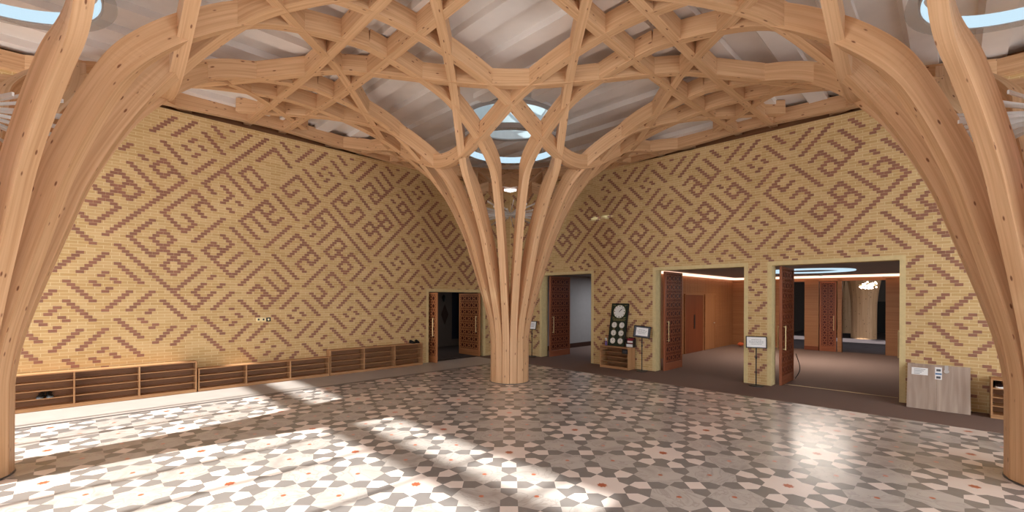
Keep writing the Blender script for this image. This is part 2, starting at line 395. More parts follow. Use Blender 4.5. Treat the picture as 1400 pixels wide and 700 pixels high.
def brick_wall(name, rot, sg, s1, holes, dark, thick):
    """local x = sg*s, y into the wall"""
    bm = bm_new(); uvl = bm.loops.layers.uv.verify()
    for a, b, z0, z1 in rects_minus(0, s1, 0, WT, holes):
        x0, x1 = sorted((sg*a, sg*b))
        box(bm, x0, x1, 0, thick, z0, z1, 0)
    for f in bm.faces:
        n = f.normal
        for l in f.loops:
            co = l.vert.co
            l[uvl].uv = ((co.x if abs(n.y) > .5 else co.y)+100*BW, co.z-WT+200*BH)
    for c, zc in dark:
        a = c-BW/2+.002; b = c+BW/2-.002
        zt = zc+BH/2-.002; zb = zc-BH/2+.002
        if zt > WT-.01 or a < 0: continue
        if b > s1 or zb < .10*H or holef(holes, a, zb) or holef(holes, b, zb): continue
        x0, x1 = sorted((sg*a, sg*b))
        box(bm, x0, x1, -.003, .01, zb, zt, 1)
    o = link(name, bm, [BRICK, RBRICK]); o.location = CORNER; o.rotation_euler = (0, 0, rot)
    return struct(o)
OPR = [(.775*H, 1.791*H, 1.395*H), (2.855*H, 3.987*H, 1.395*H), (4.281*H, 5.395*H, 1.395*H)]
OPL = [(.646*H, 1.784*H, 1.10*H)]
TH = .16*H
brick_wall('wall_right', -PI/4, 1, 8.2*H, OPR, DARK_R, TH)
brick_wall('wall_left', PI/4, -1, 8.2*H, OPL, DARK_L, TH)
CREAM = plain('cream brick quoin', srgb(216, 196, 146), .75, .15, var=.06, scale=12)
def wall_item(name, rot, s, w, z=0):
    pass
def place(o, F, s, w, z=0, extra=0):
    o.location = F(s, w, z); o.rotation_euler = (0, 0, (-PI/4 if F is PR else PI/4)+extra); return o
tn = 0
for F, ops, sg in ((PR, OPR, 1), (PL, OPL, -1)):
    for a, b, h in ops:
        tn += 1
        bm = bm_new(); t = .045*H
        for x0, x1, z0, z1 in ((a-t, a+.002, 0, h+t), (b-.002, b+t, 0, h+t), (a+.002, b-.002, h-.002, h+t)):
            X0, X1 = sorted((sg*x0, sg*x1)); box(bm, X0, X1, -.004, TH-.01, z0, z1)
        o = link('trim_%d' % tn, bm, CREAM); o.location = CORNER; o.rotation_euler = (0, 0, -PI/4 if sg > 0 else PI/4); struct(o)
# plain plinth courses and closure above the brick
for nm, sg, rot in (('right', 1, -PI/4), ('left', -1, PI/4)):
    bm = bm_new(); x0, x1 = sorted((0, sg*8.2*H)); box(bm, x0, x1, TH, TH+.08*H, WT-.1*H, 3.3*H)
    o = link('wall_upper_'+nm, bm, OAKP); o.location = CORNER; o.rotation_euler = (0, 0, rot); struct(o)


# ------------------------------------------------------------------ floor
EDGE = 1.17*H
def floor_tiles():
    bm = bm_new()
    c = .0435
    def P(O, x, y): return (O[0]*H+x*H, O[1]*H+y*H, 0)
    def rot(x, y, a): return (x*math.cos(a)-y*math.sin(a), x*math.sin(a)+y*math.cos(a))
    def add(O, pts, a, mi):
        poly(bm, [P(O, *rot(x, y, a)) for x, y in pts], mi)
    grey = [(0, .361), (.0435, .3175), (.0435, .253), (.148, .2097), (.1884, .2501), (.25, .25)]
    # mirror about the line through the cell centre (x, y) -> (.5-y, .5-x)
    grey = grey+[(.5-y, .5-x) for x, y in grey[::-1][1:]]
    gb = [(.0955, .4565), (.0435, .4565), (.0435, .4045)]
    G = grey+gb
    cen = (.14, .36)
    for i in range(-12, 16):
        for j in range(-12, 16):
            g1 = (i+.5)*A/6; g2 = (j+.5)*A/6
            if not (-EDGE-.8*H < g1 < A+2.6*H and -EDGE-.8*H < g2 < A+2.6*H): continue
            o = G1*g1+G2*g2; O = (o.x/H, o.y/H)
            star = []
            for k in range(8):
                a = k*PI/4; star.append((.144*math.cos(a), .144*math.sin(a)))
                a += PI/8; star.append((.110*math.cos(a), .110*math.sin(a)))
            # leave a hole in the middle of the star for the terracotta inlay
            inl = []
            for k in range(8):
                a = k*PI/4+PI/8; inl.append((.030*math.cos(a), .030*math.sin(a)))
                a += PI/8; inl.append((.021*math.cos(a), .021*math.sin(a)))
            add(O, inl, 0, 3)
            for k in range(16):   # star body as quads round the inlay
                add(O, [star[k], star[(k+1) % 16], inl[k], inl[k-1]], 0, 0)
            for k in range(8):
                a = k*PI/4
                add(O, [(.144, 0), (.1875, -c), (.253, -c), (.253, c), (.1875, c)], a, 0)
                t2 = rot(.144, 0, PI/4); s2 = rot(.1875, -c, PI/4); b2 = rot(.253, -c, PI/4)
                add(O, [(.144, 0), (.110*math.cos(PI/8), .110*math.sin(PI/8)), t2, s2, b2, (.253, c), (.1875, c)], a, 1)
                tip = .361 if k % 2 == 0 else .35355
                add(O, [(.253, -c), (tip-c, -c), (tip, 0), (tip-c, c), (.253, c)], a, 1)
            Q = (O[0], O[1]+.5)
            add(Q, [(-c, -c), (c, -c), (c, c), (-c, c)], 0, 0)
            for k in range(4):
                add(Q, [(c, -c), (.0955, -c), (.139, 0), (.0955, c), (c, c)], k*PI/2, 1)
                # grey tile relative to the cell centre, with a small inlaid dot
                R = [(x, y-.5) for x, y in G]; cc = (cen[0], cen[1]-.5)
                dot = [(cc[0]+.0135*math.cos(q*PI/4+.2), cc[1]+.0135*math.sin(q*PI/4+.2)) for q in range(8)]
                add(Q, dot[::-1] if False else dot, k*PI/2, 3)
                vs = [bm.verts.new(P(Q, *rot(x, y, k*PI/2))) for x, y in R]
                dv = [bm.verts.new(P(Q, *rot(x, y, k*PI/2))) for x, y in dot]
                ca = [math.atan2(y-cc[1], x-cc[0]) for x, y in R]; da = [math.atan2(y-cc[1], x-cc[0]) for x, y in dot]
                near = [min(range(8), key=lambda q: abs((da[q]-t+PI) % (2*PI)-PI)) for t in ca]
                n = len(R)
                for m_ in range(n):
                    m2 = (m_+1) % n
                    f = bm.faces.new((vs[m_], vs[m2], dv[near[m_]])); f.material_index = 2
                    q = near[m_]; tgt = near[m2]
                    while q != tgt:
                        st = 1 if (tgt-q) % 8 <= 4 else -1
                        q2 = (q+st) % 8
                        f = bm.faces.new((vs[m2], dv[q2], dv[q])); f.material_index = 2
                        q = q2
    for f in bm.faces:
        f.normal_update()
        if f.normal.z < 0: f.normal_flip()
    for co, no in ((G1*(-EDGE), -G1), (G2*(-EDGE), -G2), (G1*(A+2.1*H), G1), (G2*(A+1.9*H), G2)):
        bmesh.ops.bisect_plane(bm, geom=bm.verts[:]+bm.edges[:]+bm.faces[:], plane_co=co, plane_no=no, clear_outer=True)
    return struct(link('floor', bm, [T_WHITE, T_DARK, T_GREY, T_ORANGE]))
floor_tiles()
def slab(name, F, s0, s1, w0, w1, z0, z1, mat, st=True):
    """box in wall frame coordinates"""
    sg = 1 if F is PR else -1
    bm = bm_new(); x0, x1 = sorted((sg*s0, sg*s1)); box(bm, x0, x1, w0, w1, z0, z1)
    o = link(name, bm, mat); o.location = CORNER; o.rotation_euler = (0, 0, -PI/4 if F is PR else PI/4)
    return struct(o) if st else o
# strips round the tiles: carpet along the right wall, stone along the left
RS = WD-EDGE                   # strip width
slab('floor_strip_right', PR, 0, 8.3*H, -RS, 0, -.05, -.001, CARPET)
slab('floor_strip_left', PL, RS, 8.3*H, -RS+.10, 0, -.05, -.002, STONE)
slab('floor_trim_left', PL, RS, 8.3*H, -RS, -RS+.10, -.05, -.001, SLATE)
slab('floor_subbase', PR, -.4*H, 8.4*H, -8.3*H, .2*H, -.2, -.05, STONE)

# ------------------------------------------------------------------ roof
ZR = 3.19*H
RD = .60*H
def roof():
    bm = bm_new(); n = 64
    for T in [G1*(i*A)+G2*(j*A) for i in (0, 1) for j in (0, 1)]:
        half = A/2
        lo1 = half+(.14*H if T.dot(G1) < 1 else 0); lo2 = half+(.14*H if T.dot(G2) < 1 else 0)
        circ = []; sq = []
        angs = sorted([2*PI*i/n for i in range(n)])
        for a in angs:
            c1, c2 = math.cos(a), math.sin(a)
            circ.append(T+G1*c1*RD+G2*c2*RD)
            k = min((half if c1 > 0 else lo1)/max(abs(c1), 1e-6), (half if c2 > 0 else lo2)/max(abs(c2), 1e-6))
            sq.append(T+G1*c1*k+G2*c2*k)
        corners = [T+G1*x+G2*y for x in (-lo1, half) for y in (-lo2, half)]
        for c in corners:      # snap the closest ring point to the corner so the square closes
            q = min(range(n), key=lambda m: (sq[m]-c).length); sq[q] = c
        for z in (ZR, ZR+.3):
            A_ = [bm.verts.new((p.x, p.y, z)) for p in circ]; B_ = [bm.verts.new((p.x, p.y, z)) for p in sq]
            for i in range(n):
                m = (i+1) % n; bm.faces.new((A_[i], A_[m], B_[m], B_[i]))
    o = struct(link('ceiling', bm, CEILW))
    bm = bm_new()
    for i in (0, 1):
        for j in (0, 1):
            T = G1*(i*A)+G2*(j*A)
            along, across = (G1, G2) if i == j else (G2, G1)
            la = A/2+(.10*H if T.dot(along) < 1 else 0)
            n = 10; sp = A/n
            q0 = -n//2-(1 if T.dot(across) < 1 else 0)
            for q in range(q0, n//2):
                cc = (q+.5)*sp
                # run between module edges, broken at the drum
                if abs(cc) < .64*H:
                    hh = math.sqrt((.66*H)**2-cc**2); runs = [(-la, -hh), (hh, A/2)]
                else: runs = [(-la, A/2)]
                for a, b in runs:
                    v = []
                    for x, y, z in ((a, -.5, 0), (a, .5, 0), (b, .5, 0), (b, -.5, 0), (a, -.32, -1), (a, .5, -1), (b, .5, -1), (b, -.32, -1)):
                        p = T+along*x+across*(cc+y*.2*H); v.append(bm.verts.new((p.x, p.y, ZR+z*.06*H)))
                    for f in ((0, 1, 2, 3), (4, 7, 6, 5), (0, 4, 5, 1), (1, 5, 6, 2), (2, 6, 7, 3), (3, 7, 4, 0)): bm.faces.new([v[k] for k in f])
    bmesh.ops.recalc_face_normals(bm, faces=bm.faces)
    struct(link('trim_roof_beams', bm, CEILW))
roof()
TINT, nt_, b_ = newmat('tinted roof glass', .05, .5)  # tint added to hold the sky behind it down to a pale blue
tr_ = N(nt_, 'ShaderNodeBsdfTransparent'); tr_.inputs['Color'].default_value = (.40, .47, .50, 1)   # two faces
gl_ = N(nt_, 'ShaderNodeBsdfGlossy'); gl_.inputs['Roughness'].default_value = .05
mx_ = N(nt_, 'ShaderNodeMixShader'); mx_.inputs['Fac'].default_value = .04
nt_.links.new(tr_.outputs[0], mx_.inputs[1]); nt_.links.new(gl_.outputs[0], mx_.inputs[2]); nt_.links.new(mx_.outputs[0], nt_.nodes['Material Output'].inputs['Surface'])
CLEAR, nt_, b_ = newmat('clear acrylic flange', .1, .5)
tr_ = N(nt_, 'ShaderNodeBsdfTransparent'); tr_.inputs['Color'].default_value = (.86, .86, .85, 1)
df_ = N(nt_, 'ShaderNodeBsdfPrincipled'); df_.inputs['Base Color'].default_value = (.6, .58, .56, 1); df_.inputs['Roughness'].default_value = .2
mx_ = N(nt_, 'ShaderNodeMixShader'); mx_.inputs['Fac'].default_value = .18
nt_.links.new(tr_.outputs[0], mx_.inputs[1]); nt_.links.new(df_.outputs[0], mx_.inputs[2]); nt_.links.new(mx_.outputs[0], nt_.nodes['Material Output'].inputs['Surface'])
FLANGE = plain('grey drum lining', srgb(176, 170, 166), .5, .3, var=.02)
def ring(bm, r0, r1, z0, z1, n=64, mi=0):
    V = []
    for r, z in ((r0, z0), (r1, z0), (r1, z1), (r0, z1)):
        V.append([bm.verts.new((r*math.cos(2*PI*i/n), r*math.sin(2*PI*i/n), z)) for i in range(n)])
    for i in range(n):
        m = (i+1) % n
        for a in range(4):
            b = (a+1) % 4
            bm.faces.new((V[a][i], V[a][m], V[b][m], V[b][i])).material_index = mi
    bmesh.ops.recalc_face_normals(bm, faces=bm.faces)
for T, lb in ((Vector((0, 0, 0)), 'round rooflight drum above the central timber column'), (G2*A, 'round rooflight drum at the top left corner of the photo'),
              (G1*A, 'round rooflight drum at the top right corner of the photo'), (G1*A+G2*A, 'round rooflight drum above and behind the viewer')):
    r = empty('rooflight', lb, 'skylight', (T.x, T.y, 3.14*H), 'round rooflights over the columns')
    bm = bm_new(); ring(bm, .56*H, .60*H, 0, .62*H); link('drum', bm, WHITE, r)
    bm = bm_new(); ring(bm, .56*H, .63*H, -.012*H, 0); link('rim', bm, FLANGE, r)
    for k in (-.5, 0, .5):
        L = math.sqrt(1-k*k)*.58*H
        bm = bm_new(); box(bm, k*.58*H-.02, k*.58*H+.02, -L, L, .55*H, .58*H); link('glazing_bar', bm, WHITE, r)
    bm = bm_new(); box(bm, -.58*H, .58*H, -.02, .02, .552*H, .578*H); link('glazing_bar', bm, WHITE, r)
    bm = bm_new(); cyl(bm, (0, 0, .60*H), (0, 0, .605*H), .57*H, n=48); link('glazing', bm, TINT, r)
    lb2 = lb.replace('round rooflight drum', 'suspended glowing ring lamp with clear outer flange')
    r = empty('ring_lamp', lb2, 'lamp', (T.x, T.y, 2.82*H), 'ring lamps hanging round the column tops')
    bm = bm_new(); ring(bm, .590*H, .600*H, 0, .08*H); link('outer_band', bm, FLANGE, r)
    bm = bm_new(); ring(bm, .580*H, .589*H, .002*H, .078*H); link('glowing_band', bm, LEDW, r)
    bm = bm_new(); ring(bm, .600*H, .665*H, -.006*H, .0); link('flange', bm, CLEAR, r)
    for k in range(4):
        a = PI/4+k*PI/2; c, s_ = math.cos(a)*.595*H, math.sin(a)*.595*H
        bm = bm_new(); cyl(bm, (c, s_, .08*H), (c, s_, .33*H), .006, n=6); link('hanger', bm, STEEL, r)

# ------------------------------------------------------------------ glazed fronts (behind the viewer and to the far side)
GF = A+1.96*H
def front(name, axis, across, spans, top, solid, transom):
    bm = bm_new()
    def bx(a0, a1, g0, g1, z0, z1):
        v = []
        for g in (g0, g1):
            for a in (a0, a1):
                for z in (z0, z1):
                    p = axis*a+across*g; v.append(bm.verts.new((p.x, p.y, z)))
        for f in ((0, 1, 3, 2), (4, 6, 7, 5), (0, 4, 5, 1), (2, 3, 7, 6), (0, 2, 6, 4), (1, 5, 7, 3)): bm.faces.new([v[i] for i in f])
    bx(-1.96*H, GF+.1, GF, GF+.2, top, 3.2*H)
    for a, b in solid: bx(a, b, GF, GF+.2, 0, top)
    for m in spans: bx(m-.035, m+.035, GF+.02, GF+.14, 0, top)
    if transom: bx(-1.96*H, GF, GF+.03, GF+.12, transom[0], transom[1])
    bmesh.ops.recalc_face_normals(bm, faces=bm.faces)
    return struct(link(name, bm, OAK))
front('wall_front', G1, G2, [x*H for x in (-1.3, -.65, 0.0, .6, 1.09, 1.71, 2.3)], 2.72*H, [(2.62*H, GF)], (2.36*H, 2.50*H))
front('wall_side', G2, G1, [x*H for x in (-1.3, -.6, .1, .8, 1.5, 2.2, 2.9, 3.6, 4.3, 5.0, 5.7)], 2.9*H, [(-1.96*H, -1.7*H)], None)

# ------------------------------------------------------------------ rooms beyond the doors
PLQ = plain('dark brown veneer', srgb(58, 36, 28), .5)
LC = 1.47*H
slab('floor_lobby', PR, .2*H, 9.0*H, 0, 12*H, -.05, -.001, CARPET)
slab('ceiling_lobby', PR, .2*H, 9.0*H, TH, 4.8*H, LC, LC+.1, GREYW)
slab('wall_corridor', PR, .16*H, .26*H, TH, 4.8*H, 0, LC, GREYW)
slab('baseboard_corridor', PR, .26*H, .275*H, TH, 4.8*H, 0, .09*H, PLQ)
slab('wall_divider', PR, 2.18*H, 2.30*H, TH, 4.8*H, 0, LC-.01, OAKP)
slab('wall_corridor_end', PR, .26*H, 2.18*H, 4.7*H, 4.8*H, 0, LC, GREYW)
slab('wall_lobby_end', PR, 8.9*H, 9.0*H, TH, 4.8*H, 0, LC, OAKP)
# back wall of the lobby with openings to the prayer hall, located by sight lines through the third door
def s_at(px, w):               # right frame: s of image column px at depth w
    t = (px-697)/606; K = 8.15+w*S2; d = K/(1+t); x = t*d; y = d-5.38
    return ((x-y)+2.77)/S2*H
wb = 4.7
piers = [(s_at(900, wb), s_at(1078, wb)), (s_at(1100, wb), s_at(1119.5, wb)), (s_at(1145, wb), s_at(1151, wb)), (s_at(1211, wb), 8.9*H)]
for k, (a, b) in enumerate(piers):
    slab('wall_lobby_pier_%d' % (k+1), PR, max(a, 2.3*H), b, 4.7*H, 4.8*H, 0, 1.395*H, OAKP)
slab('wall_lobby_header', PR, 2.3*H, 8.9*H, 4.7*H, 4.8*H, 1.36*H, LC-.05*H, OAKP)
slab('baseboard_lobby', PR, piers[1][0], piers[1][1], 4.69*H, 4.7*H, 0, .08*H, REDWOOD)
o = slab('cove_light', PR, 2.32*H, 8.9*H, 4.60*H, 4.69*H, LC-.045*H, LC-.005*H, LED, False)
tag(o, 'long warm glowing cove light along the top of the far wood wall of the lobby', 'light', 'cove lights in the lobby')
o = slab('cove_light', PR, 2.30*H, 2.38*H, TH+.1*H, 4.6*H, LC-.045*H, LC-.005*H, LED, False)
tag(o, 'warm glowing cove light above the wood side wall seen through the middle doorway', 'light', 'cove lights in the lobby')
bm = bm_new(); ring(bm, .42*H, .62*H, -.03, 0)
o = link('ceiling_ring_light', bm, LEDW); o.location = PR(4.1*H, 2.7*H, LC-.002); tag(o, 'large round white light in the lobby ceiling seen through the right doorway', 'light')
bm = bm_new(); cyl(bm, (0, 0, -.05), (0, 0, 0), .05, .06); o = link('smoke_detector', bm, WHITE); o.location = PR(s_at(1122, 4.2), 4.2*H, LC)
tag(o, 'small white smoke detector on the lobby ceiling below the round light', 'detector')
# prayer hall
HL = 2.3*H
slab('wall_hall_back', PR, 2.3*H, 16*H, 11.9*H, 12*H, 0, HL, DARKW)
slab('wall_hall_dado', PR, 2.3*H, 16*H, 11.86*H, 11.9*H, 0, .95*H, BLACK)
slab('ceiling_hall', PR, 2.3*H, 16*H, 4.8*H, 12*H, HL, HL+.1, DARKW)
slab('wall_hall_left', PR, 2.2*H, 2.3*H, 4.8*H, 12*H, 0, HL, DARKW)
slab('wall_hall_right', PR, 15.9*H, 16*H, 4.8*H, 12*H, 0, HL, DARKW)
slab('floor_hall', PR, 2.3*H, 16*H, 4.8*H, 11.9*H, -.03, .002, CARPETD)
def hall_tree(px, w, lab, cut):
    s = s_at(px, w); p = PR(s, w*H)
    r = empty('timber_tree_column', lab, 'column', (p.x, p.y, 0), 'dark timber columns in the prayer hall')
    for k in range(8):
        for sg in (-1, 1):
            P, Hd = tree_rib(Vector((0, 0, 0)), -PI/2+k*PI/4, sg, 0)
            q = [i for i in range(len(P)) if P[i].z < 1.75*H]
            P = [Vector((P[i].x*1.15, P[i].y*1.15, P[i].z*1.7)) for i in q]; Hd = [Hd[i] for i in q]
            bm = bm_new(); sweep(bm, P, Hd, [.22]*len(P), [.24]*len(P), random.random()*9); link('rib', bm, PINE, r)
hall_tree(1181, 8.8, 'timber column in the dark prayer hall, right behind the lit chandelier', 0)
hall_tree(1157, 11.0, 'farther timber column in the dark prayer hall left of the chandelier', 0)
cp = PR(s_at(1187, 6.2), 6.2*H, 1.31*H)
ch = empty('chandelier', 'small lit crystal chandelier hanging in the dark prayer hall', 'chandelier', cp)
bm = bm_new()
for k in range(40):
    a = random.random()*2*PI; r_ = random.random()**.5*.28; z = random.uniform(-.14, .12)
    m = Matrix.Translation((r_*math.cos(a), r_*math.sin(a), z)); bmesh.ops.create_icosphere(bm, subdivisions=1, radius=.035, matrix=m)
link('crystals', bm, CRYS, ch)['kind'] = 'stuff'
bm = bm_new(); ring(bm, .27, .30, -.01, .02, 32); link('frame', bm, BRASS, ch)
bm = bm_new(); cyl(bm, (0, 0, .02), (0, 0, .95*H), .008); link('rod', bm, BRASS, ch)
# door of red brown veneer and the flush door on the lobby side wall
def flush(name, w0, w1, h, mat, lab, px=None, handle=True):
    th = .02*H
    p = PR(2.30*H, w0*H); o = empty(name, lab, 'door', p); o.rotation_euler = (0, 0, PI/4)
    bm = bm_new(); box(bm, 0, (w1-w0)*H, -th, 0, 0, h, 0, 'z'); bevel(bm, .004); link('door_leaf', bm, mat, o)
    bm = bm_new(); W = (w1-w0)*H
    box(bm, -.03, 0, -th-.01, 0, 0, h+.03); box(bm, W, W+.03, -th-.01, 0, 0, h+.03); box(bm, 0, W, -th-.01, 0, h, h+.03); link('door_frame', bm, OAKP, o)
    bm = bm_new(); hx = W*.86 if name == 'flush_door' else W*.5
    if name == 'flush_door': cyl(bm, (hx, -th-.05, 1.0), (hx-.12, -th-.05, 1.0), .011); cyl(bm, (hx, -th-.05, 1.0), (hx, -th, 1.0), .011)
    else: box(bm, hx-.05, hx+.05, -th-.012, -th, .85, 1.35)
    link('door_handle', bm, STEEL if name == 'flush_door' else BLACK, o)
flush('double_door', 2.2, 3.0, 1.08*H, REDWOOD, 'dark red-brown door in the wood panelled side wall of the lobby')
flush('flush_door', 3.12, 3.62, 1.08*H, OAKP, 'pale wood flush door beside the dark red-brown door in the lobby')
bm = bm_new()
for k in range(60): 
    w = TH/H+.15+k*.075
    if 2.1 < w < 3.7: z0 = 1.12*H
    else: z0 = 0
    box(bm, w*H, (w+.03)*H, -.008, 0, z0, LC-.08*H, 0, 'z')
o = link('trim_panel_battens', bm, OAKP); o.location = PR(2.30*H, 0); o.rotation_euler = (0, 0, PI/4); struct(o)
bm = bm_new(); bmesh.ops.create_uvsphere(bm, u_segments=16, v_segments=10, radius=.10)
for v in bm.verts: v.co.z = max(v.co.z*.8+.11, 0); v.co.x *= 1+.3*math.sin(v.co.z*20)
o = link('floor_cushion', bm, ORANGEC, smooth=True); o.location = PR(s_at(1013, 4.3), 4.3*H, 0); tag(o, 'small orange bundle on the floor at the far end of the lobby', 'cushion')
# room behind the left doorway
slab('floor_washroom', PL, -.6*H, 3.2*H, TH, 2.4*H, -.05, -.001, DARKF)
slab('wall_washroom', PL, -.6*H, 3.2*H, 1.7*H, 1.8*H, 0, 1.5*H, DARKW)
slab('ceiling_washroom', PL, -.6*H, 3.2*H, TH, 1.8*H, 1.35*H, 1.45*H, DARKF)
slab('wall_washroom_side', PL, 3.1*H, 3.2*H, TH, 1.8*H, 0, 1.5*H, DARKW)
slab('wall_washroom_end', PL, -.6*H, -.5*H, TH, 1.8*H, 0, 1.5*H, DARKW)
def sL(px, w=0):               # left frame: s of image column px at depth w (negative = into the room), in H
    t = (697-px)/606; K = 8.15+w*S2; d = K/(1+t); return (t*d-(d-5.38)+2.77)/S2
dk = empty('dark_doorway', 'flat black panel painted as an unlit doorway with blue sheen inside the left washroom', 'doorway', PL(sL(628, 1.69)*H, 1.69*H))
dk.rotation_euler = (0, 0, PI/4)
bm = bm_new(); box(bm, -.20*H, .12*H, -.004, .0, .14*H, 1.13*H); link('panel', bm, plain('painted doorway dark', srgb(22, 26, 40), .3, .4), dk)  # flat panel painting the dark of an unlit opening, blue sheen included
bm = bm_new(); box(bm, -.22*H, -.20*H, -.012, 0, .12*H, 1.15*H); box(bm, .12*H, .14*H, -.012, 0, .12*H, 1.15*H); box(bm, -.22*H, .14*H, -.012, 0, 1.13*H, 1.15*H); link('frame', bm, DARKW, dk)
dm = empty('wall_plaque', 'dark diamond-shaped plaque on the dim wall seen through the left doorway', 'plaque', PL(sL(608, 1.69)*H, 1.69*H, .66*H)); dm.rotation_euler = (0, 0, PI/4)
bm = bm_new(); f = [(-.09*H, 0), (0, -.21*H), (.09*H, 0), (0, .21*H)]
a_ = [bm.verts.new((x, -.02, z)) for x, z in f]; b_ = [bm.verts.new((x, 0, z)) for x, z in f]
bm.faces.new(a_); bm.faces.new(b_[::-1])
for i in range(4): bm.faces.new((a_[i], b_[i], b_[(i+1) % 4], a_[(i+1) % 4]))
bmesh.ops.recalc_face_normals(bm, faces=bm.faces); link('board', bm, PLQ, dm)
ln = empty('wall_lantern', 'small dark lantern on the dim wall above the diamond plaque', 'lantern', PL(sL(607, 1.64)*H, 1.64*H, 1.0*H)); ln.rotation_euler = (0, 0, PI/4)
bm = bm_new(); cyl(bm, (0, 0, -.10), (0, 0, .06), .05, .075, 6); cyl(bm, (0, 0, .06), (0, 0, .14), .08, .01, 6); cyl(bm, (0, 0, -.14), (0, 0, -.10), .01, .05, 6); link('lantern_body', bm, BLACK, ln)
bm = bm_new(); cyl(bm, (0, 0, -.03), (0, 0, .03), .02, n=8); link('glow', bm, plain('lantern glass', srgb(150, 150, 150), .2), ln)
bm = bm_new(); box(bm, -.015, .015, .0, .06*H+.0, -.03, .03); link('bracket', bm, BLACK, ln)

# ------------------------------------------------------------------ lattice doors
LATM = [LATW]
def lattice_leaf(name, lab, F, s, w, ang, W, Hh, dense=True, cat='door', hang=1):
    """leaf hinged at local x=0, runs to x=W; pierced star lattice built as crossing bars over a dark backing"""
    o = empty(name, lab, cat, F(s, w), 'lattice door leaves in the doorways'); o.rotation_euler = (0, 0, ang)
    fr = .055; bm = bm_new()
    for x0, x1, z0, z1, g in ((0, fr, 0, Hh, 'z'), (W-fr, W, 0, Hh, 'z'), (fr, W-fr, Hh-fr, Hh, 'x'), (fr, W-fr, 0, .20, 'x')):
        box(bm, x0, x1, -.025, .025, z0, z1, 0, g)
    bevel(bm, .003); link('door_frame', bm, LATM[0], o)
    bm = bm_new(); box(bm, fr, W-fr, -.006, .006, .20, Hh-fr); link('backing_panel', bm, LATR, o)
    bm = bm_new(); c = .235; nx = max(1, round((W-2*fr)/c)); cx = (W-2*fr)/nx; nz = round((Hh-fr-.20)/cx); cz = (Hh-fr-.20)/nz
    def bar(p, q, r=.011):
        p = Vector(p); q = Vector(q); d = (q-p).normalized(); n = Vector((-d.y, d.x))*r
        for sgn in (-1, 1):
            y = .0065*sgn; y2 = .017*sgn
            vs = [bm.verts.new((a.x, yy, a.y)) for yy in (y, y2) for a in (p+n, q+n, q-n, p-n)]
            for f in ((4, 5, 6, 7), (0, 1, 5, 4), (1, 2, 6, 5), (2, 3, 7, 6), (3, 0, 4, 7)):
                try: bm.faces.new([vs[i] for i in f])
                except Exception: pass
    for i in range(nx):
        for j in range(nz):
            ox = fr+(i+.5)*cx; oz = .20+(j+.5)*cz
            R1 = .30*cx; R2 = .5*cx
            for k in range(8):
                a0 = PI/8+k*PI/4; a1 = a0+PI/4; am = (a0+a1)/2
                p0 = (ox+R1*math.cos(a0), oz+R1*math.sin(a0)); p1 = (ox+R1*math.cos(a1), oz+R1*math.sin(a1))
                bar(p0, p1, .010)
                e = (ox+R2*math.cos(am)*(1 if k % 2 else 1), oz+R2*math.sin(am))
                bar(p0, e, .007); bar(p1, e, .007)
            for sx in (-1, 1):
                for sz in (-1, 1):
                    bar((ox+sx*.5*cx, oz+sz*.28*cx), (ox+sx*.28*cx, oz+sz*.5*cz), .007)
    bmesh.ops.recalc_face_normals(bm, faces=bm.faces)
    link('lattice', bm, LATM[0], o)
    bm = bm_new(); hx = W-.07 if hang > 0 else .12
    for sgn in (-1, 1):
        y = .075*sgn; cyl(bm, (hx, y, .78), (hx, y, 1.32), .010); cyl(bm, (hx, y, .80), (hx, .02*sgn, .80), .01); cyl(bm, (hx, y, 1.30), (hx, .02*sgn, 1.30), .01)
    link('door_handle', bm, BRASS, o)
    return o
LW = .56*H; LH = 1.385*H
lattice_leaf('lattice_door', 'dark red lattice door leaf standing open in the doorway just right of the central column', PR, .86*H, .11*H, PI/4, LW, LH, hang=-1)
lattice_leaf('lattice_door', 'tall lattice door leaf open at the left side of the middle doorway, beside the sign stand', PR, 2.925*H, .11*H, PI/4, LW, LH, hang=-1)
lattice_leaf('lattice_door', 'narrow-looking lattice door leaf open at the left side of the right doorway, beside the brick pier', PR, 4.345*H, .11*H, PI/4, LW, LH, hang=-1)
for s, lb in ((1.80, 'lattice door leaf folded back against the right jamb of the doorway nearest the column'), (4.00, 'lattice door leaf folded back behind the right jamb of the middle doorway'), (5.41, 'lattice door leaf folded back behind the right jamb of the right doorway')):
    lattice_leaf('lattice_door', lb, PR, s*H, .17*H, PI/4, LW, LH, hang=-1)
LATM[0] = LATO
lattice_leaf('lattice_door', 'carved lattice door leaf standing ajar at the left side of the left doorway, next to the shoe rack', PL, 1.715*H, -.13*H, PI/4+PI/2, LW, 1.085*H, hang=-1)
lattice_leaf('lattice_door', 'wide lattice door leaf open inside the left doorway behind the central column', PL, .71*H, .02*H, PI/4+PI/2, LW, 1.085*H, hang=-1)
LATM[0] = LATW
o = lattice_leaf('lattice_door', 'dark lattice door leaf in the far wood wall of the lobby', PR, s_at(1120, wb)+.02, 4.70*H, PI/4-PI/2+.02, s_at(1144.5, wb)-s_at(1120, wb)-.04, 1.35*H)

# cable by the right doorway and the threshold strip in the carpet
o = empty('cable', 'black cable hanging in a loop behind the lattice leaf of the right doorway', 'cable', PR(4.375*H, .69*H, 0))
pts = []
for k in range(25):
    t = k/24; pts.append((.0+.09*math.sin(PI*t)*(1 if t < .9 else .6), .02*math.sin(7*t), .62-.60*t))
bm = bm_new(); tube(bm, pts, .009); link('cable_loop', bm, BLACKM, o)
slab('trim_threshold', PR, 4.30*H, 5.37*H, .24*H, .25*H, -.01, .003, BRASS)
